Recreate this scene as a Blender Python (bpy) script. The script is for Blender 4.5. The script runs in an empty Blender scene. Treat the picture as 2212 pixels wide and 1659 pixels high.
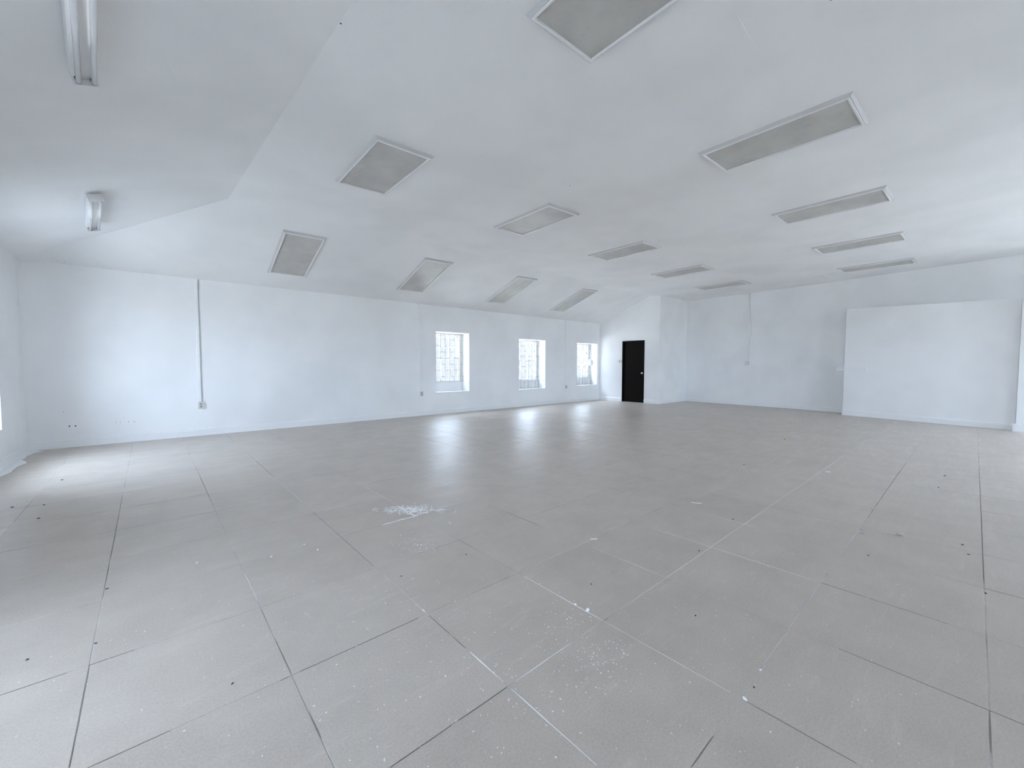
import bpy, bmesh, math, random
from mathutils import Vector, Matrix
random.seed(7)
sc = bpy.context.scene
COL = sc.collection

# ------------------------------------------------------------------ camera
F_PX, YAW, PITCH, ROLL, CAM_H = 885.52, 0.7254, -0.0459, 0.0009, 1.232
cd = bpy.data.cameras.new('camera')
cd.sensor_fit = 'HORIZONTAL'; cd.sensor_width = 36.0
cd.lens = F_PX * 36.0 / 2212.0
cd.clip_start = 0.02; cd.clip_end = 300
cam = bpy.data.objects.new('camera', cd); COL.objects.link(cam)
fw = Vector((math.sin(YAW)*math.cos(PITCH), math.cos(YAW)*math.cos(PITCH), math.sin(PITCH)))
rt = Vector((math.cos(YAW), -math.sin(YAW), 0)); up = rt.cross(fw)
r2 = rt*math.cos(ROLL) + up*math.sin(ROLL); u2 = up*math.cos(ROLL) - rt*math.sin(ROLL)
cam.matrix_world = Matrix(((r2.x, u2.x, -fw.x, 0), (r2.y, u2.y, -fw.y, 0), (r2.z, u2.z, -fw.z, CAM_H), (0, 0, 0, 1)))
sc.camera = cam

# ------------------------------------------------------------------ world, exposure
SKY_STRENGTH = 34.0
w = bpy.data.worlds.new('overcast_sky'); sc.world = w; w.use_nodes = True
bg = w.node_tree.nodes['Background']
bg.inputs['Color'].default_value = (0.645, 0.79, 1.0, 1)
bg.inputs['Strength'].default_value = SKY_STRENGTH
sd = bpy.data.lights.new('sun', 'SUN'); sd.energy = 80.0; sd.angle = 0.009; sd.color = (1.0, 0.97, 0.94)
sun = bpy.data.objects.new('sun', sd); COL.objects.link(sun)
sun.rotation_euler = (0, math.radians(38), 0)          # high, from beyond the windowless far wall
sc.view_settings.view_transform = 'Standard'; sc.view_settings.look = 'None'
sc.view_settings.exposure = 0.12; sc.view_settings.gamma = 1.0
sc.view_settings.use_curve_mapping = False
try:
    sc.cycles.max_bounces = 14; sc.cycles.diffuse_bounces = 12; sc.cycles.glossy_bounces = 3
    sc.cycles.transparent_max_bounces = 16
    sc.cycles.caustics_refractive = False
except Exception:
    pass

# ------------------------------------------------------------------ room dimensions (metres)
XL, D, YN = -1.3255, 8.9233, -3.05        # left wall, window wall, wall behind the camera
X1, YJ = 12.0901, 6.6235                  # door wall, return
HW, HC = 2.700, 3.430                     # eaves height, flat ceiling height
TH = 0.46
FAR = [(13.93, YJ), (13.72, 3.5), (13.05, -0.57), (12.66, YN)]
GX0, GA, GY0, GB = -0.217, 0.6078, 0.5343, 0.6116

# ------------------------------------------------------------------ materials
def new_mat(name):
    m = bpy.data.materials.new(name); m.use_nodes = True
    return m, m.node_tree.nodes, m.node_tree.links, m.node_tree.nodes['Principled BSDF']

def plain(name, col, rough=0.5, metal=0.0, spec=0.5):
    m, n, l, b = new_mat(name)
    b.inputs['Base Color'].default_value = (*col, 1); b.inputs['Roughness'].default_value = rough
    b.inputs['Metallic'].default_value = metal; b.inputs['Specular IOR Level'].default_value = spec
    return m

def noise(n, l, vec, scale, detail=3, rough=0.5, dist=0.0):
    t = n.new('ShaderNodeTexNoise'); t.inputs['Scale'].default_value = scale
    t.inputs['Detail'].default_value = detail; t.inputs['Roughness'].default_value = rough
    t.inputs['Distortion'].default_value = dist
    l.new(vec, t.inputs['Vector']); return t.outputs['Fac']

def ramp(n, l, fac, stops):
    r = n.new('ShaderNodeValToRGB'); e = r.color_ramp.elements
    e[0].position, e[0].color = stops[0][0], (*stops[0][1], 1)
    e[1].position, e[1].color = stops[-1][0], (*stops[-1][1], 1)
    for p, c in stops[1:-1]:
        k = e.new(p); k.color = (*c, 1)
    l.new(fac, r.inputs['Fac']); return r.outputs['Color']

def mixc(n, l, fac, a, b, mode='MIX'):
    m = n.new('ShaderNodeMix'); m.data_type = 'RGBA'; m.blend_type = mode
    if hasattr(fac, 'is_output'): l.new(fac, m.inputs['Factor'])
    else: m.inputs['Factor'].default_value = fac
    for k, v in (('A', a), ('B', b)):
        s = [i for i in m.inputs if i.name == k and i.type == 'RGBA'][0]
        if hasattr(v, 'is_output'): l.new(v, s)
        else: s.default_value = (*v, 1)
    return [o for o in m.outputs if o.type == 'RGBA'][0]

def painted(name, col, bump=0.12, rough=0.62, dirt=0.03):
    m, n, l, b = new_mat(name)
    g = n.new('ShaderNodeNewGeometry').outputs['Position']
    big = noise(n, l, g, 0.9, 2, 0.55)
    c2 = tuple(c*(1-dirt*2.2) for c in col)
    l.new(ramp(n, l, big, [(0.35, c2), (0.6, col)]), b.inputs['Base Color'])
    b.inputs['Roughness'].default_value = rough; b.inputs['Specular IOR Level'].default_value = 0.35
    f = noise(n, l, g, 70, 1, 0.6)
    bp = n.new('ShaderNodeBump'); bp.inputs['Strength'].default_value = bump; bp.inputs['Distance'].default_value = 0.004
    l.new(f, bp.inputs['Height']); l.new(bp.outputs['Normal'], b.inputs['Normal'])
    return m

M = {}
M['wall'] = painted('wall_paint', (0.87, 0.872, 0.875), 0.22)
M['ceil'] = painted('ceiling_paint', (0.865, 0.865, 0.865), 0.15, 0.75)
M['trim'] = painted('trim_paint', (0.84, 0.845, 0.85), 0.03, 0.4, 0.01)
M['lampmetal'] = plain('white_enamel', (0.80, 0.80, 0.80), 0.35)
M['lamptrim'] = plain('lamp_trim_enamel', (0.54, 0.54, 0.54), 0.45)
M['gap'] = plain('dark_gap', (0.06, 0.06, 0.06), 0.8)
M['tube'] = plain('tube_glass', (0.86, 0.87, 0.88), 0.12)
M['tubecap'] = plain('tube_end_metal', (0.30, 0.33, 0.40), 0.35, 0.9)
M['door'] = plain('dark_brown_door', (0.0060, 0.0043, 0.0030), 0.55, 0, 0.08)
M['doorframe'] = plain('dark_door_frame', (0.0032, 0.0025, 0.0020), 0.55, 0, 0.08)
M['chrome'] = plain('satin_chrome', (0.75, 0.74, 0.72), 0.25, 1.0)
M['sash'] = plain('sash_paint', (0.72, 0.71, 0.68), 0.45)
M['bar'] = plain('grille_paint', (0.48, 0.47, 0.45), 0.5)
M['plastic'] = plain('outlet_plastic', (0.62, 0.61, 0.58), 0.4)
M['slot'] = plain('outlet_slots', (0.25, 0.25, 0.25), 0.6)
M['cable'] = plain('grey_cable', (0.66, 0.67, 0.68), 0.5)
M['plaster'] = plain('white_plaster', (0.86, 0.87, 0.88), 0.85)
M['dust'] = plain('white_dust', (0.86, 0.87, 0.88), 0.9)
M['crumb'] = plain('dark_crumb', (0.035, 0.03, 0.028), 0.8)
M['pebble'] = plain('pale_grit', (0.42, 0.40, 0.38), 0.8)
M['dirtline'] = plain('joint_dirt', (0.23, 0.21, 0.19), 0.8)
M['pale_line'] = plain('joint_dust_pale', (0.66, 0.65, 0.64), 0.85)
M['ground'] = plain('pavement', (0.47, 0.46, 0.44), 0.9)

def mk_diffuser():
    m, n, l, b = new_mat('lamp_diffuser')
    g = n.new('ShaderNodeNewGeometry').outputs['Position']
    a = noise(n, l, g, 2.6, 4, 0.6)
    c = ramp(n, l, a, [(0.3, (0.42, 0.405, 0.385)), (0.62, (0.52, 0.505, 0.48))])
    s = noise(n, l, g, 7.0, 2, 0.5, 1.0)
    c = mixc(n, l, ramp(n, l, s, [(0.66, (0, 0, 0)), (0.74, (0.35, 0.35, 0.35))]), c, (0.34, 0.33, 0.32))
    l.new(c, b.inputs['Base Color']); b.inputs['Roughness'].default_value = 0.42
    f = noise(n, l, g, 160, 1)
    bp = n.new('ShaderNodeBump'); bp.inputs['Strength'].default_value = 0.25; bp.inputs['Distance'].default_value = 0.002
    l.new(f, bp.inputs['Height']); l.new(bp.outputs['Normal'], b.inputs['Normal'])
    return m
M['diffuser'] = mk_diffuser()

def mk_glass(name, tr):
    m, n, l, b = new_mat(name)
    n.remove(b); out = n['Material Output']
    t = n.new('ShaderNodeBsdfTransparent'); t.inputs['Color'].default_value = (*tr, 1)
    g = n.new('ShaderNodeBsdfGlossy'); g.inputs['Roughness'].default_value = 0.03
    lw = n.new('ShaderNodeLayerWeight'); pw = n.new('ShaderNodeMath'); pw.operation = 'POWER'; pw.inputs[1].default_value = 5
    l.new(lw.outputs['Facing'], pw.inputs[0])
    ma = n.new('ShaderNodeMath'); ma.operation = 'MULTIPLY_ADD'; ma.inputs[1].default_value = 0.9; ma.inputs[2].default_value = 0.03
    l.new(pw.outputs[0], ma.inputs[0])
    mx = n.new('ShaderNodeMixShader'); l.new(ma.outputs[0], mx.inputs['Fac'])
    l.new(t.outputs[0], mx.inputs[1]); l.new(g.outputs[0], mx.inputs[2]); l.new(mx.outputs[0], out.inputs['Surface'])
    return m
M['glass'] = mk_glass('window_glass', (0.96, 0.97, 0.97))


def mk_tile():
    m, n, l, b = new_mat('floor_tile')
    g = n.new('ShaderNodeNewGeometry').outputs['Position']
    oi = n.new('ShaderNodeObjectInfo')
    mott = noise(n, l, g, 3.4, 3, 0.62)
    base = ramp(n, l, mott, [(0.30, (0.44, 0.388, 0.343)), (0.5, (0.485, 0.43, 0.381)), (0.72, (0.53, 0.472, 0.42))])
    fine = noise(n, l, g, 120, 1, 0.7)
    base = mixc(n, l, 0.35, base, ramp(n, l, fine, [(0.35, (0.39, 0.345, 0.305)), (0.65, (0.56, 0.50, 0.445))]))
    tint = ramp(n, l, oi.outputs['Random'], [(0.0, (0.95, 0.945, 0.94)), (1.0, (1.0, 1.0, 1.0))])
    base = mixc(n, l, 1.0, base, tint, 'MULTIPLY')
    # scuffs drawn out along the room
    mp = n.new('ShaderNodeMapping'); mp.inputs['Scale'].default_value = (1.6, 9.0, 1.0); mp.inputs['Rotation'].default_value = (0, 0, 0.35)
    l.new(g, mp.inputs['Vector'])
    sc1 = noise(n, l, mp.outputs['Vector'], 1.5, 4, 0.74)
    base = mixc(n, l, ramp(n, l, sc1, [(0.56, (0, 0, 0)), (0.80, (0.45, 0.45, 0.45))]), base, (0.67, 0.605, 0.545))
    l.new(base, b.inputs['Base Color'])
    r = n.new('ShaderNodeMapRange'); r.inputs['From Min'].default_value = 0.3; r.inputs['From Max'].default_value = 0.7
    r.inputs['To Min'].default_value = 0.30; r.inputs['To Max'].default_value = 0.48
    l.new(sc1, r.inputs['Value']); l.new(r.outputs['Result'], b.inputs['Roughness'])
    b.inputs['Specular IOR Level'].default_value = 0.5
    return m
M['tile'] = mk_tile()

def mk_joint():
    m, n, l, b = new_mat('floor_joint')
    g = n.new('ShaderNodeNewGeometry').outputs['Position']
    f = noise(n, l, g, 1.7, 3, 0.6)
    l.new(ramp(n, l, f, [(0.36, (0.20, 0.19, 0.18)), (0.47, (0.44, 0.42, 0.40)), (0.56, (0.50, 0.48, 0.46)), (0.66, (0.72, 0.71, 0.70))]), b.inputs['Base Color'])
    b.inputs['Roughness'].default_value = 0.85
    return m
M['joint'] = mk_joint()

# ------------------------------------------------------------------ helpers
def link(name, me, mat, parent=None, mw=None):
    o = bpy.data.objects.new(name, me); COL.objects.link(o)
    if mat and not me.materials: me.materials.append(M[mat])
    if parent is not None: o.parent = parent
    if mw is not None: o.matrix_local = mw
    return o

def tag(o, label=None, cat=None, group=None, kind=None):
    if label: o['label'] = label
    if cat: o['category'] = cat
    if group: o['group'] = group
    if kind: o['kind'] = kind
    return o

def empty(name, mw):
    o = bpy.data.objects.new(name, None); COL.objects.link(o); o.empty_display_size = 0.1
    o.matrix_world = mw; return o

class MB:
    def __init__(s): s.v = []; s.f = []
    def add(s, vs, fs):
        k = len(s.v); s.v += [tuple(v) for v in vs]; s.f += [tuple(i+k for i in f) for f in fs]
    def box(s, x0, x1, y0, y1, z0, z1):
        vs = [(x, y, z) for z in (z0, z1) for y in (y0, y1) for x in (x0, x1)]
        s.add(vs, [(0, 2, 3, 1), (4, 5, 7, 6), (0, 1, 5, 4), (2, 6, 7, 3), (0, 4, 6, 2), (1, 3, 7, 5)])
        return s
    def prism(s, poly, z0, z1):
        """poly: plan polygon (ccw); z1 may be a list (sloping top)."""
        n = len(poly); zt = z1 if isinstance(z1, (list, tuple)) else [z1]*n
        vs = [(p[0], p[1], z0) for p in poly] + [(p[0], p[1], zt[i]) for i, p in enumerate(poly)]
        s.add(vs, [tuple(range(n-1, -1, -1)), tuple(range(n, 2*n))] + [(i, (i+1) % n, n+(i+1) % n, n+i) for i in range(n)])
        return s
    def tube(s, pts, r, seg=8):
        rings = []
        for i, p in enumerate(pts):
            p = Vector(p); a = Vector(pts[max(i-1, 0)]); b = Vector(pts[min(i+1, len(pts)-1)])
            t = (b-a).normalized(); q = t.to_track_quat('Z', 'Y')
            rr = r[i] if isinstance(r, (list, tuple)) else r
            rings.append([p + q @ Vector((rr*math.cos(2*math.pi*k/seg), rr*math.sin(2*math.pi*k/seg), 0)) for k in range(seg)])
        vs = [v for rg in rings for v in rg]; fs = []
        for i in range(len(rings)-1):
            for k in range(seg):
                fs.append((i*seg+k, i*seg+(k+1) % seg, (i+1)*seg+(k+1) % seg, (i+1)*seg+k))
        fs += [tuple(range(seg-1, -1, -1)), tuple((len(rings)-1)*seg+k for k in range(seg))]
        s.add(vs, fs); return s
    def ring(s, hx, hy, prof):
        """rectangular picture-frame sweep; prof = [(inset, z)...] from outside in."""
        vs = []
        for ins, z in prof:
            vs += [(-hx+ins, -hy+ins, z), (hx-ins, -hy+ins, z), (hx-ins, hy-ins, z), (-hx+ins, hy-ins, z)]
        fs = []
        for i in range(len(prof)-1):
            for k in range(4):
                fs.append((i*4+k, (i+1)*4+k, (i+1)*4+(k+1) % 4, i*4+(k+1) % 4))
        s.add(vs, fs); return s
    def mesh(s, name, bevel=0, smooth=False):
        me = bpy.data.meshes.new(name); me.from_pydata(s.v, [], s.f)
        bm = bmesh.new(); bm.from_mesh(me)
        bmesh.ops.recalc_face_normals(bm, faces=bm.faces)
        if bevel:
            bmesh.ops.bevel(bm, geom=[e for e in bm.edges if len(e.link_faces) == 2 and e.calc_face_angle(0) > 0.5], offset=bevel, segments=2, affect='EDGES', profile=0.6)
        bm.to_mesh(me); bm.free()
        if smooth:
            for p in me.polygons: p.use_smooth = True
        return me
    def build(s, name, mat, parent=None, mw=None, bevel=0, smooth=False):
        return link(name, s.mesh(name, bevel, smooth), mat, parent, mw)

def struct(o, label, cat='structure'):
    o['kind'] = 'structure'; o['label'] = label
    return o

def frame2d(p0, p1):
    """local X along p0->p1, local Y outward (left of the direction), Z up."""
    d = Vector((p1[0]-p0[0], p1[1]-p0[1])); L = d.length; d /= L
    m = Matrix(((d.x, -d.y, 0, p0[0]), (d.y, d.x, 0, p0[1]), (0, 0, 1, 0), (0, 0, 0, 1)))
    return m, L

def wall_mesh(name, p0, p1, th, h, holes, top=None):
    """wall slab with rectangular openings; inner face at local y=0, outer at y=th."""
    mw, L = frame2d(p0, p1)
    us = sorted({0.0, L, *[a for q in holes for a in q[:2]]}); zs = sorted({0.0, h, *[a for q in holes for a in q[2:]]})
    solid = {}
    for i in range(len(us)-1):
        for j in range(len(zs)-1):
            uc, zc = (us[i]+us[i+1])/2, (zs[j]+zs[j+1])/2
            solid[i, j] = not any(q[0] < uc < q[1] and q[2] < zc < q[3] for q in holes)
    mb = MB(); nu, nz = len(us)-1, len(zs)-1
    g = lambda i, j: solid.get((i, j), False)
    for i in range(nu):
        for j in range(nz):
            if not g(i, j): continue
            a, b, c, d = us[i], us[i+1], zs[j], zs[j+1]
            mb.add([(a, 0, c), (b, 0, c), (b, 0, d), (a, 0, d)], [(0, 1, 2, 3)])
            mb.add([(a, th, c), (b, th, c), (b, th, d), (a, th, d)], [(3, 2, 1, 0)])
            if not g(i-1, j): mb.add([(a, 0, c), (a, 0, d), (a, th, d), (a, th, c)], [(0, 1, 2, 3)])
            if not g(i+1, j): mb.add([(b, 0, c), (b, th, c), (b, th, d), (b, 0, d)], [(0, 1, 2, 3)])
            if not g(i, j-1): mb.add([(a, 0, c), (a, th, c), (b, th, c), (b, 0, c)], [(0, 1, 2, 3)])
            if not g(i, j+1): mb.add([(a, 0, d), (b, 0, d), (b, th, d), (a, th, d)], [(0, 1, 2, 3)])
    me = bpy.data.meshes.new(name); me.from_pydata(mb.v, [], mb.f)
    bm = bmesh.new(); bm.from_mesh(me); bmesh.ops.remove_doubles(bm, verts=bm.verts, dist=1e-5)
    bmesh.ops.recalc_face_normals(bm, faces=bm.faces); bm.to_mesh(me); bm.free()
    o = link(name, me, 'wall'); o.matrix_world = mw
    return o

# ------------------------------------------------------------------ window openings
# (u along the wall from its first corner, width, z0, z1, label, detail, pickets)
WIN_B = [(5.37-XL, 1.02, 0.53, 2.07), (8.185-XL, 1.12, 0.495, 2.005), (10.84-XL, 1.12, 0.525, 1.985)]
WIN_L = [(-2.0-YN, 1.1, 0.45, 2.15), (1.4-YN, 1.2, 0.45, 2.10), (6.26-YN, 1.4, 0.45, 2.25)]
NW = 13.2 - XL                              # length of wall behind the camera, measured from the right
WIN_F = [(1.5, 1.5, 0.45, 2.20), (4.8, 1.5, 0.45, 2.20), (8.2, 0.8, 0.45, 1.9)]

hole = lambda q: (q[0], q[0]+q[1], q[2], q[3])
wall_back = struct(wall_mesh('wall_back', (XL, D), (X1+0.3, D), TH, HW+0.02, [hole(q) for q in WIN_B]), 'long white plaster wall with three deep barred windows')
wall_left = struct(wall_mesh('wall_left', (XL, YN), (XL, D), TH, HW+0.02, [hole(q) for q in WIN_L]), 'white plaster wall at the left edge with deep window openings')
wall_front = struct(wall_mesh('wall_front', (13.2, YN), (XL, YN), TH, HW+0.02, [hole(q) for q in WIN_F]), 'white plaster wall behind the viewpoint')

# door wall: gable top, door opening
DY0, DY1, DH = 7.142, 7.972, 2.048
YC = 7.045                                    # crease of the sloped ceiling at the door wall
def door_wall():
    t = 0.30
    prof = lambda y: HC if y <= YC else HC + (HW-HC)*(y-YC)/(D-YC)
    ys = [YJ, YC, DY0, DY1, D]
    mb = MB()
    for a, b in zip(ys[:-1], ys[1:]):
        z0 = DH if (a >= DY0-1e-6 and b <= DY1+1e-6) else 0.0
        mb.add([(X1, a, z0), (X1, b, z0), (X1, b, prof(b)+.02), (X1, a, prof(a)+.02), (X1+t, a, z0), (X1+t, b, z0), (X1+t, b, prof(b)+.02), (X1+t, a, prof(a)+.02)],
               [(0, 1, 2, 3), (7, 6, 5, 4), (0, 4, 5, 1), (3, 2, 6, 7)] + ([(0, 3, 7, 4)] if a in (YJ, DY1) else []) + ([(1, 5, 6, 2)] if b in (D, DY0) else []))
    # reveal faces inside the door opening are covered by the dark frame
    me = bpy.data.meshes.new('wall_door'); me.from_pydata(mb.v, [], mb.f)
    bm = bmesh.new(); bm.from_mesh(me); bmesh.ops.remove_doubles(bm, verts=bm.verts, dist=1e-5)
    bmesh.ops.recalc_face_normals(bm, faces=bm.faces); bm.to_mesh(me); bm.free()
    return struct(link('wall_end', me, 'wall'), 'white gable end wall with a dark brown door')
wall_end = door_wall()
wall_return = struct(MB().prism([(X1+0.3, YJ), (14.2, YJ), (14.2, YJ+0.25), (X1+0.3, YJ+0.25)], 0, HC+.02).build('wall_return', 'wall'), 'short white return wall beside the door wall')
poly = [FAR[3], (14.4, YN), (14.4, YJ), FAR[0], FAR[1], FAR[2]]
wall_right = struct(MB().prism(poly, 0, HC+.02).build('wall_right', 'wall'), 'plain white far wall with a hanging cord')

# boxed-out section with a slightly falling top, and the pier beside it
BA, BB = (12.96, 2.155), (12.30, -0.545)
back_at = lambda y: FAR[1][0] + (FAR[2][0]-FAR[1][0])*(FAR[1][1]-y)/(FAR[1][1]-FAR[2][1])
wall_boxing = struct(MB().prism([BA, BB, (back_at(-0.545), -0.545), (back_at(2.155), 2.155)][::-1], 0, [2.50, 2.50, 2.50, 2.63][::-1] if False else [2.63, 2.50, 2.50, 2.63]).build('wall_boxing', 'wall', bevel=0.006), 'white boxed-out wall section with a ledge on top')
PA = (12.12, -0.56)
wall_pier = struct(MB().prism([(12.14, -0.545), (11.80, -1.95), (12.6, -1.95), (12.95, -0.545)], 0, 2.46).build('wall_pier', 'wall', bevel=0.006), 'white pier standing forward at the right edge')

# ------------------------------------------------------------------ ceiling: hipped slopes around a flat
def crease(x):                                # line where the window-side slope meets the flat
    return 6.63 + 0.42*(max(0.0, x-2.5)/9.6)**2
def slope_z(x, y):
    yc = crease(x); return HC + (HW-HC)*(y-yc)/(D+.02-yc)
def ceiling():
    N = 24; X0, XE = 0.86, X1+.05
    xs = [X0+(XE-X0)*k/N for k in range(N+1)]
    vs = [(x, crease(x), HC) for x in xs] + [(XL-.02+(XE-XL+.02)*k/N if k == 0 else x, D+.02, HW) for k, x in enumerate(xs)]
    n1 = N+1; o = len(vs)
    vs += [(1.10, -0.78, HC), (14.5, -1.0, HC), (X1+.05, YJ+.1, HC), (14.5, YJ+.1, HC), (XL-.02, YN-.02, HW), (14.5, YN-.02, HW)]
    N1, N2, J, K, C, Dn = range(o, o+6)
    fs = [tuple([N1, N2, K, J]+list(range(N, -1, -1)))]
    fs += [(k, k+1, n1+k+1, n1+k) for k in range(N)]
    fs += [(0, n1, C, N1), (N1, C, Dn, N2)]
    n = len(vs); vs2 = vs + [(x, y, z+0.12) for x, y, z in vs]
    bnd = list(range(n1, 2*n1)) + [N, J, K, N2, Dn, C]
    fs2 = fs + [tuple(i+n for i in f[::-1]) for f in fs] + [(a, b, b+n, a+n) for a, b in zip(bnd, bnd[1:]+bnd[:1])]
    mb = MB(); mb.add(vs2, fs2)
    return mb.build('ceiling', 'ceil')
ceil = struct(ceiling(), 'white ceiling sloping down to the walls around a flat middle')

# ------------------------------------------------------------------ floor: slab and individual tiles
floor = struct(MB().box(XL-TH, 14.4, YN-TH, D+TH, -0.12, -0.0012).build('floor', 'joint'), 'grey square-tiled floor, dusty and scuffed')
def project(x, y, z):
    d = Vector((x, y, z-CAM_H)); dz = d.dot(fw)
    if dz < 0.05: return None
    return (1106+F_PX*d.dot(r2)/dz, 829.5-F_PX*d.dot(u2)/dz)
def in_room(x0, x1, y0, y1):
    return not (x0 >= X1-0.02 and y0 >= YJ-0.02)
tiles = []
i0 = math.floor((XL-GX0)/GA); i1 = math.ceil((13.9-GX0)/GA); j0 = math.floor((YN-GY0)/GB); j1 = math.ceil((D-GY0)/GB)
for i in range(i0, i1):
    for j in range(j0, j1):
        x0, x1 = max(GX0+GA*i, XL), min(GX0+GA*(i+1), 13.9); y0, y1 = max(GY0+GB*j, YN), min(GY0+GB*(j+1), D)
        if x0 >= X1-0.02 and y1 > YJ: y1 = YJ
        if x1-x0 < 0.03 or y1-y0 < 0.03: continue
        cs = [project(x, y, 0) for x, y in ((x0, y0), (x1, y0), (x1, y1), (x0, y1))]
        area = 0
        if all(cs):
            xs = [min(max(c[0], 0), 2212) for c in cs]; yy = [min(max(c[1], 0), 1659) for c in cs]
            area = abs(sum(xs[k]*yy[(k+1) % 4]-xs[(k+1) % 4]*yy[k] for k in range(4)))/2
        else:
            vis = [c for c in cs if c and -50 < c[0] < 2262 and 0 < c[1] < 1800]
            area = 4000 if vis else 0
        tiles.append((area, x0, x1, y0, y1))
tiles.sort(key=lambda t: -t[0])
GAP = 0.0016
full = None; rest = MB()
def tile_mesh(hx, hy):
    mb = MB(); c = 0.0010
    vs = [(-hx, -hy, -.004), (hx, -hy, -.004), (hx, hy, -.004), (-hx, hy, -.004), (-hx, -hy, -c), (hx, -hy, -c), (hx, hy, -c), (-hx, hy, -c),
          (-hx+c, -hy+c, 0), (hx-c, -hy+c, 0), (hx-c, hy-c, 0), (-hx+c, hy-c, 0)]
    fs = [(3, 2, 1, 0), (8, 9, 10, 11)] + [(k, (k+1) % 4, 4+(k+1) % 4, 4+k) for k in range(4)] + [(4+k, 4+(k+1) % 4, 8+(k+1) % 4, 8+k) for k in range(4)]
    mb.add(vs, fs); me = bpy.data.meshes.new('tile'); me.from_pydata(mb.v, [], mb.f); me.materials.append(M['tile']); return me
full_me = tile_mesh(GA/2-GAP, GB/2-GAP)
for k, (area, x0, x1, y0, y1) in enumerate(tiles):
    hx, hy = (x1-x0)/2-GAP, (y1-y0)/2-GAP
    cx, cy = (x0+x1)/2, (y0+y1)/2
    if k < 300:
        whole = abs(hx-(GA/2-GAP)) < 1e-4 and abs(hy-(GB/2-GAP)) < 1e-4
        o = bpy.data.objects.new('tile', full_me if whole else tile_mesh(hx, hy)); COL.objects.link(o); o.parent = floor
        o.location = (cx, cy, random.uniform(-0.0003, 0.0003)); o.rotation_euler = (random.uniform(-.0012, .0012), random.uniform(-.0012, .0012), random.uniform(-.0008, .0008))
    else:
        rest.box(cx-hx, cx+hx, cy-hy, cy+hy, -.004, 0)
o = rest.build('far_tiles', 'tile', floor); o['kind'] = 'stuff'

# dust-filled and open joints (w white, p pale, d dirt): axis, line index, from, to, width mm
JL = [('w', 'i', 2, 1.40, 1.17, 7), ('w', 'i', 2, 1.13, 0.73, 4), ('w', 'j', 1, 1.03, 1.38, 5), ('p', 'j', 1, 1.38, 1.60, 4), ('w', 'i', 3, 1.71, 1.15, 4), ('p', 'i', 3, 1.15, 0.57, 4),
      ('p', 'j', 1, 1.64, 2.21, 4), ('p', 'j', 1, 2.21, 7.09, 7), ('p', 'i', 5, 1.60, 0.54, 6), ('p', 'i', 4, 1.67, 1.14, 4), ('p', 'j', 2, 1.64, 2.34, 4), ('w', 'i', 2, 1.78, 1.81, 10), ('p', 'j', 0, 1.85, 2.92, 4),
      ('p', 'i', 6, 1.43, 1.05, 6), ('p', 'i', 3, 4.19, 3.15, 6), ('p', 'j', 6, 1.46, 2.45, 8), ('p', 'i', 2, 5.06, 3.95, 5), ('p', 'i', 1, 2.84, 2.43, 4),
      ('d', 'i', 2, 1.74, 1.56, 6), ('d', 'i', 2, 1.53, 1.43, 7), ('d', 'j', 1, 0.99, 0.77, 5), ('d', 'j', 1, 0.74, 0.52, 5), ('d', 'j', 2, 0.95, 0.42, 4), ('d', 'j', 2, 0.38, 0.35, 8), ('d', 'j', 2, 0.02, -0.19, 5), ('d', 'j', 3, -0.28, -0.46, 5), ('d', 'j', 3, -0.22, -0.08, 4),
      ('d', 'i', 3, 0.52, 0.20, 4), ('d', 'i', 4, 0.35, -0.16, 4), ('d', 'j', 0, 1.37, 1.21, 6), ('d', 'j', -1, 2.21, 1.97, 7), ('d', 'i', 6, -0.08, -0.22, 4), ('d', 'j', -1, 7.49, 3.50, 5), ('d', 'j', 0, 7.15, 4.71, 5), ('d', 'i', 1, 1.53, 1.39, 6), ('d', 'i', 1, 1.77, 2.05, 4), ('d', 'i', 0, 1.80, 2.38, 4), ('d', 'i', 0, 3.63, 4.39, 5), ('d', 'i', 1, 5.73, 4.48, 5), ('d', 'i', 2, 3.43, 2.39, 4), ('d', 'i', 4, 2.56, 2.18, 5), ('d', 'i', 2, 6.10, 5.06, 5), ('d', 'i', 5, 0.54, 0.04, 3)]
for c, ax, k, a, b, wmm in JL:
    mb = MB(); n = max(3, int(abs(b-a)/0.06)); hw = wmm/2000*(0.5 if c == 'd' else 0.8)
    base = GX0+GA*k if ax == 'i' else GY0+GB*k
    L, R = [], []
    for q in range(n+1):
        t = a+(b-a)*q/n; e = 0.25 if q in (0, n) else random.uniform(0.55, 1.1); s = random.uniform(-.0006, .0006)
        for lst, sg in ((L, -1), (R, 1)):
            off = base+s+sg*hw*e
            lst.append((off, t) if ax == 'i' else (t, off))
    vs = [(*p, 0.0007) for p in L]+[(*p, 0.0007) for p in R]+[(*p, -0.001) for p in L]+[(*p, -0.001) for p in R]; m = n+1
    fs = []
    for q in range(n): fs += [(q, q+1, m+q+1, m+q), (q, 2*m+q, 2*m+q+1, q+1), (m+q, m+q+1, 3*m+q+1, 3*m+q)]
    mb.add(vs, fs)
    mb.build('joint_filling', {'w': 'dust', 'p': 'pale_line', 'd': 'dirtline'}[c], floor)

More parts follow.
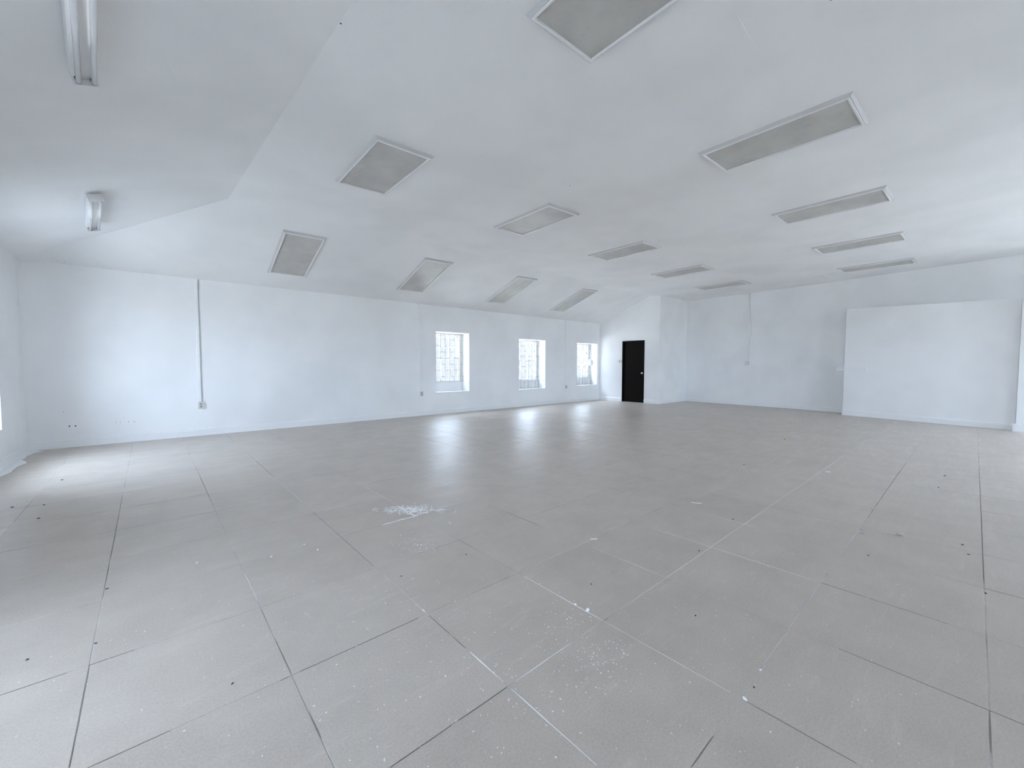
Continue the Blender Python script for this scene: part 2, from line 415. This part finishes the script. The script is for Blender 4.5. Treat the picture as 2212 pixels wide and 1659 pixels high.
# ------------------------------------------------------------------ baseboards
def baseboard(name, p0, p1, label, h=0.125, th=0.016, ends=0.0):
    """profiled board on the room side of the line p0->p1 (room to the right of the direction)."""
    mw, L = frame2d(p0, p1)
    prof = [(0, 0), (-th, 0), (-th, h*0.74), (-th*0.72, h*0.80), (-th*0.72, h*0.90), (-th*0.35, h*0.97), (0, h)]
    n = len(prof); vs = [(-ends, y, z) for y, z in prof]+[(L+ends, y, z) for y, z in prof]
    fs = [tuple(range(n-1, -1, -1)), tuple(range(n, 2*n))]+[(k, (k+1) % n, n+(k+1) % n, n+k) for k in range(n)]
    mb = MB(); mb.add(vs, fs); o = mb.build(name, 'trim'); o.matrix_world = mw
    return struct(o, label)
baseboard('baseboard_back', (XL, D), (X1, D), 'white baseboard along the long window wall')
baseboard('baseboard_left', (XL, YN), (XL, D-0.016), 'white baseboard along the left wall')
baseboard('baseboard_end', (X1, D-0.016), (X1, DY1+0.002), 'short white baseboard left of the dark door')
baseboard('baseboard_jamb', (X1, DY0-0.002), (X1, YJ), 'short white baseboard right of the dark door', ends=0.0)
baseboard('baseboard_return', (X1, YJ), (FAR[0][0]-.016, YJ), 'white baseboard along the short return wall')
baseboard('baseboard_right', FAR[0], FAR[1], 'white baseboard along the far wall')
baseboard('baseboard_far', FAR[1], (back_at(2.16), 2.16), 'white baseboard meeting the boxed-out wall')
baseboard('baseboard_boxing', BA, BB, 'white baseboard along the boxed-out wall', 0.125, 0.022, 0.01)
baseboard('baseboard_pier', (12.14, -0.545), (11.80, -1.95), 'white baseboard on the pier at the right edge', 0.14, 0.03, 0.03)
baseboard('baseboard_front', (12.6, YN), (XL, YN), 'white baseboard behind the viewpoint')

# ------------------------------------------------------------------ windows
bar_cache = {}
def build_window(name, wall_m, q, label, pickets, detail=True, ap=0.25, glass='glass', cols=3):
    u, wd, z0, z1 = q
    root = empty(name, wall_m @ Matrix.Translation((u, 0, z0)))
    root['kind'] = 'structure'; root['label'] = label
    H = z1-z0; top = H
    # apron under the frame, inside the deep recess
    if ap > 0.05: MB().box(0, wd, 0.30, 0.42, 0, ap).build('apron_panel', 'wall', root)
    MB().box(-0.0, wd, -0.006, 0.30, -0.001, 0.018).build('sill', 'trim', root, bevel=0.004)
    jw = 0.085; f0, f1 = 0.315, 0.43
    fr = MB(); fr.box(0, jw, f0, f1, ap, top); fr.box(wd-jw, wd, f0, f1, ap, top); fr.box(jw, wd-jw, f0, f1, top-0.05, top); fr.box(jw, wd-jw, f0-.02, f1, ap, ap+0.035)
    fr.build('frame', 'sash', root)
    for bx0 in (jw, wd-jw-.014): MB().box(bx0, bx0+.014, f0+.005, f0+.03, ap+.035, top-.05).build('stop_bead', 'sash', root)
    x0, x1 = jw, wd-jw; zb, zt = ap+0.035, top-0.05; zm = (zb+zt)/2
    for nm, a, b, v0 in (('lower_sash', zb, zm+.02, 0.348), ('upper_sash', zm-.02, zt, 0.382)):
        st = 0.042; v1 = v0+0.032; mb = MB()
        mb.box(x0, x0+st, v0, v1, a, b); mb.box(x1-st, x1, v0, v1, a, b)
        mb.box(x0+st, x1-st, v0, v1, a, a+0.04); mb.box(x0+st, x1-st, v0, v1, b-0.04, b)
        s = mb.build(nm, 'sash', root)
        gx0, gx1, gz0, gz1 = x0+st, x1-st, a+.04, b-.04; mu = 0.011
        for k in range(1, cols):
            c = gx0+(gx1-gx0)*k/cols; MB().box(c-mu, c+mu, v0+.004, v1-.004, gz0, gz1).build('glazing_bar', 'sash', s)
        c = (gz0+gz1)/2
        mb = MB(); mb.box(gx0, gx1, v0+.005, v1-.005, c-mu, c+mu); mb.build('glazing_bar', 'sash', s)
        for r in range(2):
            for k in range(cols):
                pw, ph = (gx1-gx0)/cols, (gz1-gz0)/2
                mb = MB(); mb.box(gx0+pw*k, gx0+pw*(k+1), v0+.014, v0+.017, gz0+ph*r, gz0+ph*(r+1)); mb.build('pane', glass, s)
    # welded grille of uprights and staggered links
    g0 = 0.018 if pickets else ap+0.02
    g = MB(); bt = 0.006
    g.box(0, wd, 0.262, 0.274, top-0.03, top-0.018); g.box(0, wd, 0.262, 0.274, g0+.0, g0+0.012)
    if pickets: g.box(0, wd, 0.262, 0.274, ap+0.0, ap+0.012)
    gr = g.build('grille', 'bar', root)
    nb = 8; xs = [wd-0.024-(wd-0.048)*k/(nb-1) for k in range(nb)]
    if detail:
        key = (round(top-g0, 3),)
        for xx in xs:
            if key not in bar_cache: bar_cache[key] = MB().box(-bt, bt, -bt, bt, 0, top-0.02-g0).mesh('bar'); bar_cache[key].materials.append(M['bar'])
            b = bpy.data.objects.new('bar', bar_cache[key]); COL.objects.link(b); b.parent = gr; b.location = (xx, 0.268, g0)
        lk = round(xs[0]-xs[1], 4)
        if lk not in bar_cache: bar_cache[lk] = MB().box(-lk/2-.012, lk/2+.012, -bt, bt, -bt, bt).mesh('link'); bar_cache[lk].materials.append(M['bar'])
        row = 0; z = top-0.175
        while z > ap+0.06:
            for k in range(row % 2, nb-1, 2):
                b = bpy.data.objects.new('link_bar', bar_cache[lk]); COL.objects.link(b); b.parent = gr; b.location = ((xs[k]+xs[k+1])/2, 0.268, z)
            z -= 0.16; row += 1
    else:
        for xx in xs: MB().box(xx-bt, xx+bt, .262, .274, g0, top-.02).build('bar', 'bar', gr)
    # daylight portal in the opening (guides sampling, gives no light of its own)
    ld = bpy.data.lights.new('window_portal', 'AREA'); ld.shape = 'RECTANGLE'; ld.size = wd-.02; ld.size_y = H-ap-.02
    ld.cycles.is_portal = True
    lo = bpy.data.objects.new('window_portal', ld); COL.objects.link(lo)
    inw = -(wall_m.to_3x3() @ Vector((0, 1, 0))); zax = -inw; xax = Vector((0, 0, 1)).cross(zax).normalized(); yax = zax.cross(xax)
    pos = wall_m @ Vector((u+wd/2, 0.45, z0+ap+(H-ap)/2))
    lo.matrix_world = Matrix(((xax.x, yax.x, zax.x, pos.x), (xax.y, yax.y, zax.y, pos.y), (xax.z, yax.z, zax.z, pos.z), (0, 0, 0, 1)))
    return root
wins = []
mb_, _ = frame2d((XL, D), (X1, D)); ml_, _ = frame2d((XL, YN), (XL, D)); mf_, _ = frame2d((13.2, YN), (XL, YN))
lab = ['deep-set barred sash window nearest the viewpoint on the long wall', 'deep-set barred sash window in the middle of the long wall', 'deep-set barred sash window beside the corner near the dark door']
k = 1
for q, t, p in zip(WIN_B, lab, (False, True, True)):
    wins.append(build_window('window_%d' % k, mb_, q, t, p)); k += 1
for q, t in zip(WIN_L, ('barred window of the left wall nearest the rear', 'barred window in the middle of the left wall', 'barred window of the left wall nearest the corner')):
    build_window('window_%d' % k, ml_, q, t, False, False, ap=0.18, cols=4); k += 1
for q, t in zip(WIN_F, ('rear wall window by the pier', 'rear wall window second from the pier', 'rear wall window farthest from the pier')):
    build_window('window_%d' % k, mf_, q, t, False, False, ap=0.02, cols=4); k += 1
# lock box on the grille of the window by the corner
bx = MB(); bx.box(0, 0.10, 0, 0.05, 0, 0.19); lockbox = bx.build('lock_box', 'lampmetal', bevel=0.006)
lockbox.matrix_world = mb_ @ Matrix.Translation((11.955-0.115-XL, 0.208, 1.235))
tag(lockbox, 'small white box fixed to the bars of the window by the corner', 'box')

# ground outside
gr = struct(MB().box(-45, 55, -45, 55, -0.35, -0.15).build('ground', 'ground'), 'pale pavement outside the windows')

# blocks added across the lane to cut sky glare behind the window bars
M['brick'] = painted('dark_brick', (0.031, 0.029, 0.027), 0.3, 0.85, 0.1)  # kept very dark so the window bars show against it
M['signblue'] = plain('blue_sign_paint', (0.06, 0.075, 0.10), 0.6)
def screen_building(x0, x1, y0, y1, h, face, label, n):
    r = empty('added_building', Matrix.Translation((x0, y0, -0.15))); tag(r, label, 'added_building')
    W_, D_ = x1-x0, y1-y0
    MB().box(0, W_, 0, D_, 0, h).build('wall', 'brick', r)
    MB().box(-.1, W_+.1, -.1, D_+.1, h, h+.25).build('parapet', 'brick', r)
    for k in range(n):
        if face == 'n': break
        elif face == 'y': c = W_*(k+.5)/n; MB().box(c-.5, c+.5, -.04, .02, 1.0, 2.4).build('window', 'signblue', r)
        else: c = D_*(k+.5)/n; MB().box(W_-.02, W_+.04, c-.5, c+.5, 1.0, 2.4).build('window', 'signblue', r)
screen_building(9.5, 60, D+7.2, D+14, 3.65, 'y', 'low brick block added across the lane to cut the glare behind the window bars', 10)
screen_building(-8, 9.3, D+7.2, D+14, 6.6, 'y', 'taller brick block added left of the low one to hold back sky light', 5)  # added to block sky light through the corner window onto the door wall

# ------------------------------------------------------------------ door
dr = empty('door_1', Matrix.Translation((X1, DY0, 0))); dr['kind'] = 'structure'; dr['label'] = 'dark brown flush door in a dark frame'
dw = DY1-DY0
fm = MB(); fm.box(-0.012, 0.30, 0, 0.035, 0, DH); fm.box(-0.012, 0.30, dw-0.045, dw, 0, DH); fm.box(-0.012, 0.30, 0.035, dw-0.045, DH-0.04, DH)
fm.build('door_frame', 'doorframe', dr, bevel=0.002)
st = MB(); st.box(0.075, 0.095, dw-0.062, dw-0.045, 0, DH-.04); st.box(0.075, 0.095, 0.035, 0.05, 0, DH-.04); st.box(0.075, 0.095, 0.05, dw-.062, DH-.058, DH-.04)
st.build('door_stop', 'doorframe', dr)
leaf = MB(); leaf.box(0.03, 0.072, 0.038, dw-0.048, 0.006, DH-0.043); leaf = leaf.build('door_leaf', 'door', dr, bevel=0.0015)
kb = MB(); kb.tube([(0.03, 0.085, 0.975), (0.024, 0.085, 0.975)], 0.032, 16); kb.build('rose', 'chrome', leaf)
kb = MB(); kb.tube([(0.026, 0.085, 0.975), (0.0, 0.085, 0.975), (-0.006, 0.085, 0.975), (-0.022, 0.085, 0.975), (-0.034, 0.085, 0.975), (-0.038, 0.085, 0.975)], [0.011, 0.011, 0.020, 0.027, 0.022, 0.008], 16); kb.build('knob', 'chrome', leaf, smooth=True)
for hz in (0.25, 1.0, 1.78):
    hb = MB(); hb.tube([(0.026, dw-0.047, hz), (0.026, dw-0.047, hz+0.09)], 0.007, 10); hb.build('hinge', 'doorframe', leaf)
struct(MB().box(X1+0.31, X1+0.35, DY0-.3, DY1+.3, 0, DH+.2).build('wall_dark_back', 'gap'), 'dark board standing for the unlit space behind the closed door')  # shade behind the door put into the board's dark colour

# ------------------------------------------------------------------ recessed ceiling lights
LX, LY = 0.318, 0.628
lt = {}
lt['trim'] = MB().ring(LX, LY, [(0, 0.004), (0, -0.004), (0.020, -0.024), (0.0225, -0.024), (0.0225, 0.004)]).mesh('trim'); lt['trim'].materials.append(M['lamptrim'])
lt['lens_frame'] = MB().ring(LX, LY, [(0.0245, 0.004), (0.0245, -0.026), (0.028, -0.030), (0.042, -0.030), (0.0445, -0.027), (0.0445, 0.004)]).mesh('lens_frame'); lt['lens_frame'].materials.append(M['lampmetal'])
lt['diffuser'] = MB().box(-LX+.0445, LX-.0445, -LY+.0445, LY-.0445, -0.013, -0.009).mesh('diffuser'); lt['diffuser'].materials.append(M['diffuser'])
lt['housing'] = MB().box(-LX+.006, LX-.006, -LY+.006, LY-.006, -0.006, 0.003).mesh('housing'); lt['housing'].materials.append(M['gap'])
def ceiling_light(mw, label):
    r = empty('ceiling_light', mw)
    tag(r, label, 'ceiling light', 'recessed panel lights in the ceiling')
    for nm in ('housing', 'trim', 'lens_frame', 'diffuser'):
        o = bpy.data.objects.new(nm, lt[nm]); COL.objects.link(o); o.parent = r
    return r
ordn = ['nearest', 'second', 'middle', 'fourth', 'farthest']
rowA = [(2.14, 1.315), (4.630, 1.345), (7.145, 1.412), (9.640, 1.470), (12.045, 1.525)]
rowB = [(2.028, 4.498), (4.465, 4.520), (6.93, 4.572), (9.43, 4.64), (11.86, 4.68)]
for k, (x, y) in enumerate(rowA):
    t = ['panel light cut off by the top edge of the photo', 'large panel light, second in the row towards the boxed-out wall', 'panel light in the middle of the row towards the boxed-out wall', 'panel light, fourth in the row towards the boxed-out wall', 'panel light closest above the boxed-out wall'][k]
    ceiling_light(Matrix.Translation((x, y, HC)) @ Matrix.Rotation(-0.025, 4, 'Z'), t)
for k, (x, y) in enumerate(rowB):
    t = ['broad panel light at the left end of the middle ceiling row', 'panel light second from the left in the middle ceiling row', 'panel light third from the left in the middle ceiling row', 'panel light fourth from the left in the middle ceiling row', 'thin-looking panel light at the far right end of the middle ceiling row'][k]
    ceiling_light(Matrix.Translation((x, y, HC)) @ Matrix.Rotation(-0.028-0.004*k, 4, 'Z'), t)
rowC = [(1.93, 7.715), (4.375, 7.715), (6.81, 7.745), (9.25, 7.785)]
for k, (x, y) in enumerate(rowC):
    z = slope_z(x, y); e = 0.05
    ty = Vector((0, 2*e, slope_z(x, y+e)-slope_z(x, y-e))).normalized()
    tx = Vector((2*e, 0, slope_z(x+e, y)-slope_z(x-e, y))); tx = (tx-ty*tx.dot(ty)).normalized(); tz = tx.cross(ty)
    base = Matrix(((tx.x, ty.x, tz.x, x), (tx.y, ty.y, tz.y, y), (tx.z, ty.z, tz.z, z), (0, 0, 0, 1)))
    t = ['steep-looking panel light at the left end of the sloped ceiling', 'panel light second from the left on the sloped ceiling', 'panel light third from the left on the sloped ceiling', 'panel light at the far right end of the sloped ceiling'][k]
    mw = base @ Matrix.Translation((0, 0, -.002)) @ Matrix.Rotation(-0.02-0.006*k, 4, 'Z') @ Matrix.Diagonal((1, 1.10, 1, 1))
    ceiling_light(mw, t)

# access hatch in the flat ceiling
ht = empty('access_hatch', Matrix.Translation((12.72, 2.86, HC)) @ Matrix.Rotation(-0.03, 4, 'Z'))
MB().ring(0.300, 0.300, [(0, 0.003), (0, -0.003), (0.004, -0.005), (0.010, -0.005), (0.010, 0.003)]).build('hatch_edge', 'cable', ht)
MB().box(-.286, .286, -.286, .286, -0.008, 0.002).build('hatch_panel', 'ceil', ht)
tag(ht, 'white square access hatch in the ceiling above the far wall', 'hatch')

# ------------------------------------------------------------------ surface fluorescent battens on the left slope
def batten(x0, y0, x1, y1, label):
    """(x0, y0) near end, (x1, y1) far end of the centre line on the sloping ceiling."""
    s = (HC-HW)/(0.93-XL); zz = lambda x: HW + s*(x-XL)
    a = Vector((x0, y0, zz(x0))); b_ = Vector((x1, y1, zz(x1))); L = (b_-a).length
    ty = (b_-a).normalized(); nz = Vector((-s, 0, 1)).normalized(); tx = ty.cross(nz).normalized(); tz = tx.cross(ty)
    r = empty('fluorescent_fitting', Matrix(((tx.x, ty.x, tz.x, a.x), (tx.y, ty.y, tz.y, a.y), (tx.z, ty.z, tz.z, a.z), (0, 0, 0, 1))) @ Matrix.Translation((0, 0, -.004)))
    tag(r, label, 'fluorescent light', 'twin-tube fluorescent fittings')
    mb = MB(); prof = [(-.060, 0.0), (-.060, -.036), (-.020, -.046), (.020, -.046), (.060, -.036), (.060, 0.0)]
    n = len(prof); mb.add([(x, 0.006, z) for x, z in prof]+[(x, L-.006, z) for x, z in prof], [tuple(range(n)), tuple(range(2*n-1, n-1, -1))]+[(k, n+k, n+(k+1) % n, (k+1) % n) for k in range(n)])
    mb.build('body', 'lampmetal', r)
    for p, q in ((0, .006), (L-.006, L)):
        MB().prism([(-.061, p), (.061, p), (.061, q), (-.061, q)], -0.080, 0.0).build('end_cap', 'lampmetal', r, bevel=0.002)
    for sx in (-.036, .036):
        t = MB().tube([(sx, .024, -.066), (sx, L-.024, -.066)], 0.0138, 16).build('tube', 'tube', r, smooth=True)
        for p, q in ((.008, .024), (L-.024, L-.008)):
            MB().tube([(sx, p, -.066), (sx, q, -.066)], 0.0140, 16).build('tube_end', 'tubecap', t)
            MB().box(sx-.012, sx+.012, p, q, -.060, -.040).build('lamp_holder', 'gap', r)
    return r
batten(-0.180, 2.52, -0.256, 3.73, 'long twin-tube fluorescent fitting cut off by the top left edge')
batten(-0.372, 6.13, -0.472, 7.33, 'twin-tube fluorescent fitting above the left corner, seen end on')

# ------------------------------------------------------------------ surface raceways and outlets on the long wall
def outlet(x, z, label, wall_m, s=1.0):
    r = empty('wall_outlet', wall_m @ Matrix.Translation((x, 0, z)))
    tag(r, label, 'outlet', 'surface outlets on the long wall')
    MB().box(-.036*s, .036*s, -.034, 0, -.057*s, .057*s).build('back_box', 'plastic', r, bevel=0.004)
    MB().box(-.035*s, .035*s, -.040, -.034, -.056*s, .056*s).build('cover_plate', 'plastic', r, bevel=0.002)
    for zz in (-.022, .022):
        MB().box(-.016, .016, -.0425, -.040, zz-.014, zz+.014).build('socket', 'slot', r)
    return r
def raceway(x, z0, z1, label, cable=True):
    r = empty('cable_raceway', mb_ @ Matrix.Translation((x-XL, 0, z0)))
    tag(r, label, 'raceway', 'white cable raceways on the long wall')
    MB().box(-.022, .022, -.020, 0, 0, z1-z0).build('channel', 'trim', r, bevel=0.004)
    MB().box(-.018, .018, -.0235, -.020, 0, z1-z0).build('cover', 'trim', r, bevel=0.001)
    if cable:
        MB().tube([(.028, -.010, 0), (.029, -.012, .7), (.0285, -.010, 1.4), (.028, -.010, z1-z0)], 0.0045, 8).build('cable', 'cable', r)
    return r
raceway(0.655, 0.59, HW, 'white raceway with a grey cable at the left of the long wall')
raceway(4.945, 0.59, HW, 'thin white raceway left of the nearest window', False)
raceway(10.24, 0.58, HW, 'faint white raceway between the middle and corner windows', False)
outlet(0.668-XL, 0.532, 'grey double outlet under the left raceway', mb_, 1.08)
outlet(4.955-XL, 0.535, 'grey double outlet left of the nearest window', mb_)
outlet(10.275-XL, 0.522, 'grey double outlet between the middle and corner windows', mb_)

# thermostat beside the door
th = empty('thermostat', Matrix.Translation((X1, 8.04, 1.367)))
MB().box(-.028, 0, -.060, .060, -.045, .045).build('housing', 'plastic', th, bevel=0.006)
MB().tube([(-.028, -.02, 0), (-.038, -.02, 0)], 0.022, 16).build('dial', 'lampmetal', th)
MB().box(-.030, -.027, .018, .048, -.02, .02).build('grille', 'pebble', th)
tag(th, 'small white thermostat on the wall beside the dark door', 'thermostat')

# hanging cord and box on the far wall
fx = lambda y: FAR[0][0]+(FAR[1][0]-FAR[0][0])*(FAR[0][1]-y)/(FAR[0][1]-FAR[1][1])
cr = empty('drop_cable', Matrix.Translation((fx(4.62), 4.62, 1.30)))
pts = [(-.012, 0.0, 2.13), (-.013, -.03, 1.55), (-.014, -.055, 1.17), (-.015, -.062, 0.93), (-.020, -.075, .86), (-.016, -.045, .80), (-.014, -.02, .46), (-.014, -.015, .10), (-.02, .02, .04)]
MB().tube(pts, 0.007, 8).build('cord', 'cable', cr, smooth=True)
b = MB(); b.box(-.05, 0.0, -.02, .075, -.06, .055); b.build('junction_box', 'plastic', cr, bevel=0.006)
MB().box(-.016, 0, .018, .045, .055, 2.13).build('channel', 'trim', cr, bevel=0.003)
tag(cr, 'thin grey cord hanging from the ceiling to a small box on the far wall', 'cord')

# white rail across the edge of the boxed-out wall
mw, L = frame2d(BA, BB)
rl = MB(); rl.box(-0.15, 0.46, -.028, -.001, -.045, .045); rail = rl.build('wall_rail', 'trim', bevel=0.004)
rail.matrix_world = mw @ Matrix.Translation((0, 0, 1.147))
tag(rail, 'short white wooden rail across the left edge of the boxed-out wall', 'rail')

# ------------------------------------------------------------------ marks on walls and ceiling
dot = MB().tube([(0, 0, 0), (0, 0.0, 0.003)], [0.011, 0.008], 8).mesh('nail_hole'); dot.materials.append(M['crumb'])
inv = wall_back.matrix_world.inverted()
for x, z, s in ((-0.905, .318, .9), (-0.843, .315, .9), (-0.959, .533, .4), (-.408, .331, .4), (-.355, .326, .4), (-.259, .325, .5), (-.194, .319, .5)):
    o = bpy.data.objects.new('nail_hole', dot); COL.objects.link(o); o.parent = wall_back
    o.matrix_local = inv @ Matrix.Translation((x, D, z)) @ Matrix.Rotation(math.pi/2, 4, 'X') @ Matrix.Scale(s, 4)
for x, y, s in ((0.994, 2.788, .55), (3.932, 3.368, .55), (3.141, .651, .45)) + ((-.945, 8.85, .6), (-.864, 8.85, .6)):
    o = bpy.data.objects.new('nail_hole', dot); COL.objects.link(o); o.parent = ceil
    o.matrix_local = Matrix.Translation((x, y, HC if y < 6 else HW+.73*(D+.02-y)/2.313)) @ Matrix.Rotation(math.pi, 4, 'X') @ Matrix.Scale(s, 4)
# raised plaster seam on the flat ceiling
pts = [(2.80, 1.066), (2.88, 1.071), (2.971, 1.075), (3.06, 1.079), (3.149, 1.081), (3.243, 1.080)]
MB().tube([(x, y, HC+.001) for x, y in pts], [.001, .004, .006, .006, .004, .001], 8).build('plaster_seam', 'plaster', ceil)

# paint edge left on the floor along the left wall
mb = MB(); L, R = [], []
y = D-.02
while y > 5.5:
    wdt = 0.04+0.06*random.random()+(0.08 if random.random() < .12 else 0)
    L.append((XL+.014, y, .0006)); R.append((XL+.014+wdt, y, .0006)); y -= random.uniform(.05, .22)
n = len(L); mb.add(L+R, [(q, q+1, n+q+1, n+q) for q in range(n-1)])
o = mb.build('paint_edge', 'dust', floor); o['kind'] = 'stuff'

# ------------------------------------------------------------------ debris on the floor
def lump(name, x, y, sx, sy, sz, mat, seed):
    rnd = random.Random(seed); bm = bmesh.new(); bmesh.ops.create_icosphere(bm, subdivisions=2, radius=1)
    for v in bm.verts:
        v.co *= rnd.uniform(.75, 1.15); v.co.x *= sx; v.co.y *= sy; v.co.z = max(v.co.z*sz, -sz*.4)+sz*.4
    me = bpy.data.meshes.new(name); bm.to_mesh(me); bm.free(); me.materials.append(M[mat])
    o = bpy.data.objects.new(name, me); COL.objects.link(o); o.location = (x, y, 0.0004); o.rotation_euler.z = rnd.uniform(0, 3.1)
    return o
DARK = [(-0.21, 2.538), (0.207, 1.862), (1.83, 1.39), (1.512, 2.153), (1.069, 2.178), (2.703, 1.173), (3.466, 1.242), (7.91, 2.062), (5.493, 1.857), (5.944, 0.201), (6.626, 0.179), (4.154, 0.013), (3.968, -0.016), (3.354, -0.082), (3.461, 0.415), (1.98, 0.87), (1.699, 0.518), (-0.415, 2.585), (-0.695, 4.94), (-0.722, 5.385), (-0.726, 6.434), (-0.917, 5.479), (-0.206, 3.126)]
for k, (x, y) in enumerate(DARK):
    d = math.hypot(x, y); s = 0.0022+0.0010*d
    tag(lump('debris_crumb', x, y, s*1.35, s*.8, s*.5, 'crumb', k), 'tiny dark crumb lying on the grey floor tiles', 'debris', 'dark crumbs scattered on the floor')
def chip(x, y, sx, sy, sz, mat, label, seed): tag(lump('plaster_chip', x, y, sx, sy, sz, mat, seed), label, 'debris')
chip(1.617, 1.247, .013, .009, .009, 'plaster', 'largest white plaster lump on a dusty floor joint', 101)
chip(1.610, 1.322, .007, .005, .005, 'plaster', 'small white plaster bit beside the largest lump', 102)
chip(1.612, 0.520, .011, .006, .004, 'plaster', 'white paint flake at a tile corner near the bottom edge', 103)
chip(1.817, 0.532, .007, .004, .003, 'plaster', 'small white flake just beyond the tile corner flake', 104)
chip(1.726, 2.675, .013, .005, .003, 'plaster', 'pale flake lying in front of the white dust smear', 105)
chip(3.899, 0.508, .016, .013, .014, 'pebble', 'left one of two pale pebbles on the right floor', 106)
chip(4.050, 0.320, .021, .016, .016, 'pebble', 'right one of two pale pebbles on the right floor', 107)
chip(5.842, 1.081, .030, .012, .006, 'plaster', 'whitish flake in the light patch on the right floor', 108)
def sliver(x, y, ang, L, label):
    o = MB().box(-L/2, L/2, -.004, .004, 0, .005).build('wood_sliver', 'plaster', bevel=.0015)
    o.matrix_world = Matrix.Translation((x, y, .0005)) @ Matrix.Rotation(ang, 4, 'Z'); tag(o, label, 'debris')
sliver(3.632, 1.61, -1.05, .09, 'thin white sliver lying farther right on the floor')
sliver(2.326, 1.747, -.55, .05, 'thin white sliver on a joint in the middle of the floor')
for k, (x, y) in enumerate([(0.19, 3.171), (0.555, 2.956), (0.809, 2.864), (0.764, 3.007)]):
    chip(x, y, .008, .006, .004, 'plaster', ['white chip left of the others on the left floor', 'second white chip of the row on the left floor', 'white chip in front of the dust smear, nearest of the row', 'white chip in front of the dust smear, farther of the row'][k], 120+k)

# plaster dust smear, built of many thin flakes
def flakes(name, spots, mat, label, cat):
    mb = MB()
    for x, y, a, L, W in spots:
        c, s = math.cos(a), math.sin(a); z = 0.0008+random.uniform(0, .0006)
        pts = [(-L, 0), (-L*.4, -W), (L*.5, -W*.7), (L, 0), (L*.3, W), (-L*.6, W*.6)]
        n = 6; top = [(x+c*p-s*q, y+s*p+c*q, z) for p, q in pts]
        mb.add(top+[(p[0], p[1], 0.0002) for p in top], [tuple(range(n))]+[(k, k+n, (k+1) % n+n, (k+1) % n) for k in range(n)])
    return tag(mb.build(name, mat), label, cat, kind='stuff')
rnd = random.Random(3); sp = []
for k in range(170):
    t = rnd.gauss(0, 1); q = rnd.gauss(0, 1)
    sp.append((1.665+.10*t-.02*q, 3.13-.05*t+.075*q, rnd.choice((rnd.gauss(-.35, .3), rnd.gauss(.5, .4))), abs(rnd.gauss(.02, .018))+.005, abs(rnd.gauss(.0018, .0014))+.0007))
for k in range(60):
    t = k/59; sp.append((1.33+.28*t+rnd.gauss(0, .008), 2.99+.0*t+rnd.gauss(0, .007), rnd.gauss(.02, .15), .018, .0016))
for k in range(45):
    t = k/44; sp.append((1.595+rnd.gauss(0, .008), 3.30-.28*t, rnd.gauss(1.57, .3), .014, .003))
flakes('dust_smear', sp, 'dust', 'white plaster dust smeared on the middle of the floor', 'dust')
sp = []
for k in range(620):
    x = rnd.uniform(-0.6, 3.2); y = rnd.uniform(0.0, 2.75)
    sp.append((x, y, rnd.uniform(0, 3.1), abs(rnd.gauss(.0016, .0009))+.0007, abs(rnd.gauss(.001, .0005))+.0005))
for cx, cy, sg, n in ((1.37, 1.0, .085, 90), (1.5, 1.25, .05, 25), (1.35, 2.5, .09, 90), (0.9, 1.5, .35, 80), (1.0, 1.0, .25, 70)):
    for k in range(n): sp.append((rnd.gauss(cx, sg), rnd.gauss(cy, sg), rnd.uniform(0, 3.1), abs(rnd.gauss(.0024, .0014))+.0008, abs(rnd.gauss(.0013, .0006))+.0005))
flakes('paint_flecks', sp, 'plaster', 'fine white paint flecks sprinkled over the floor tiles', 'flecks')
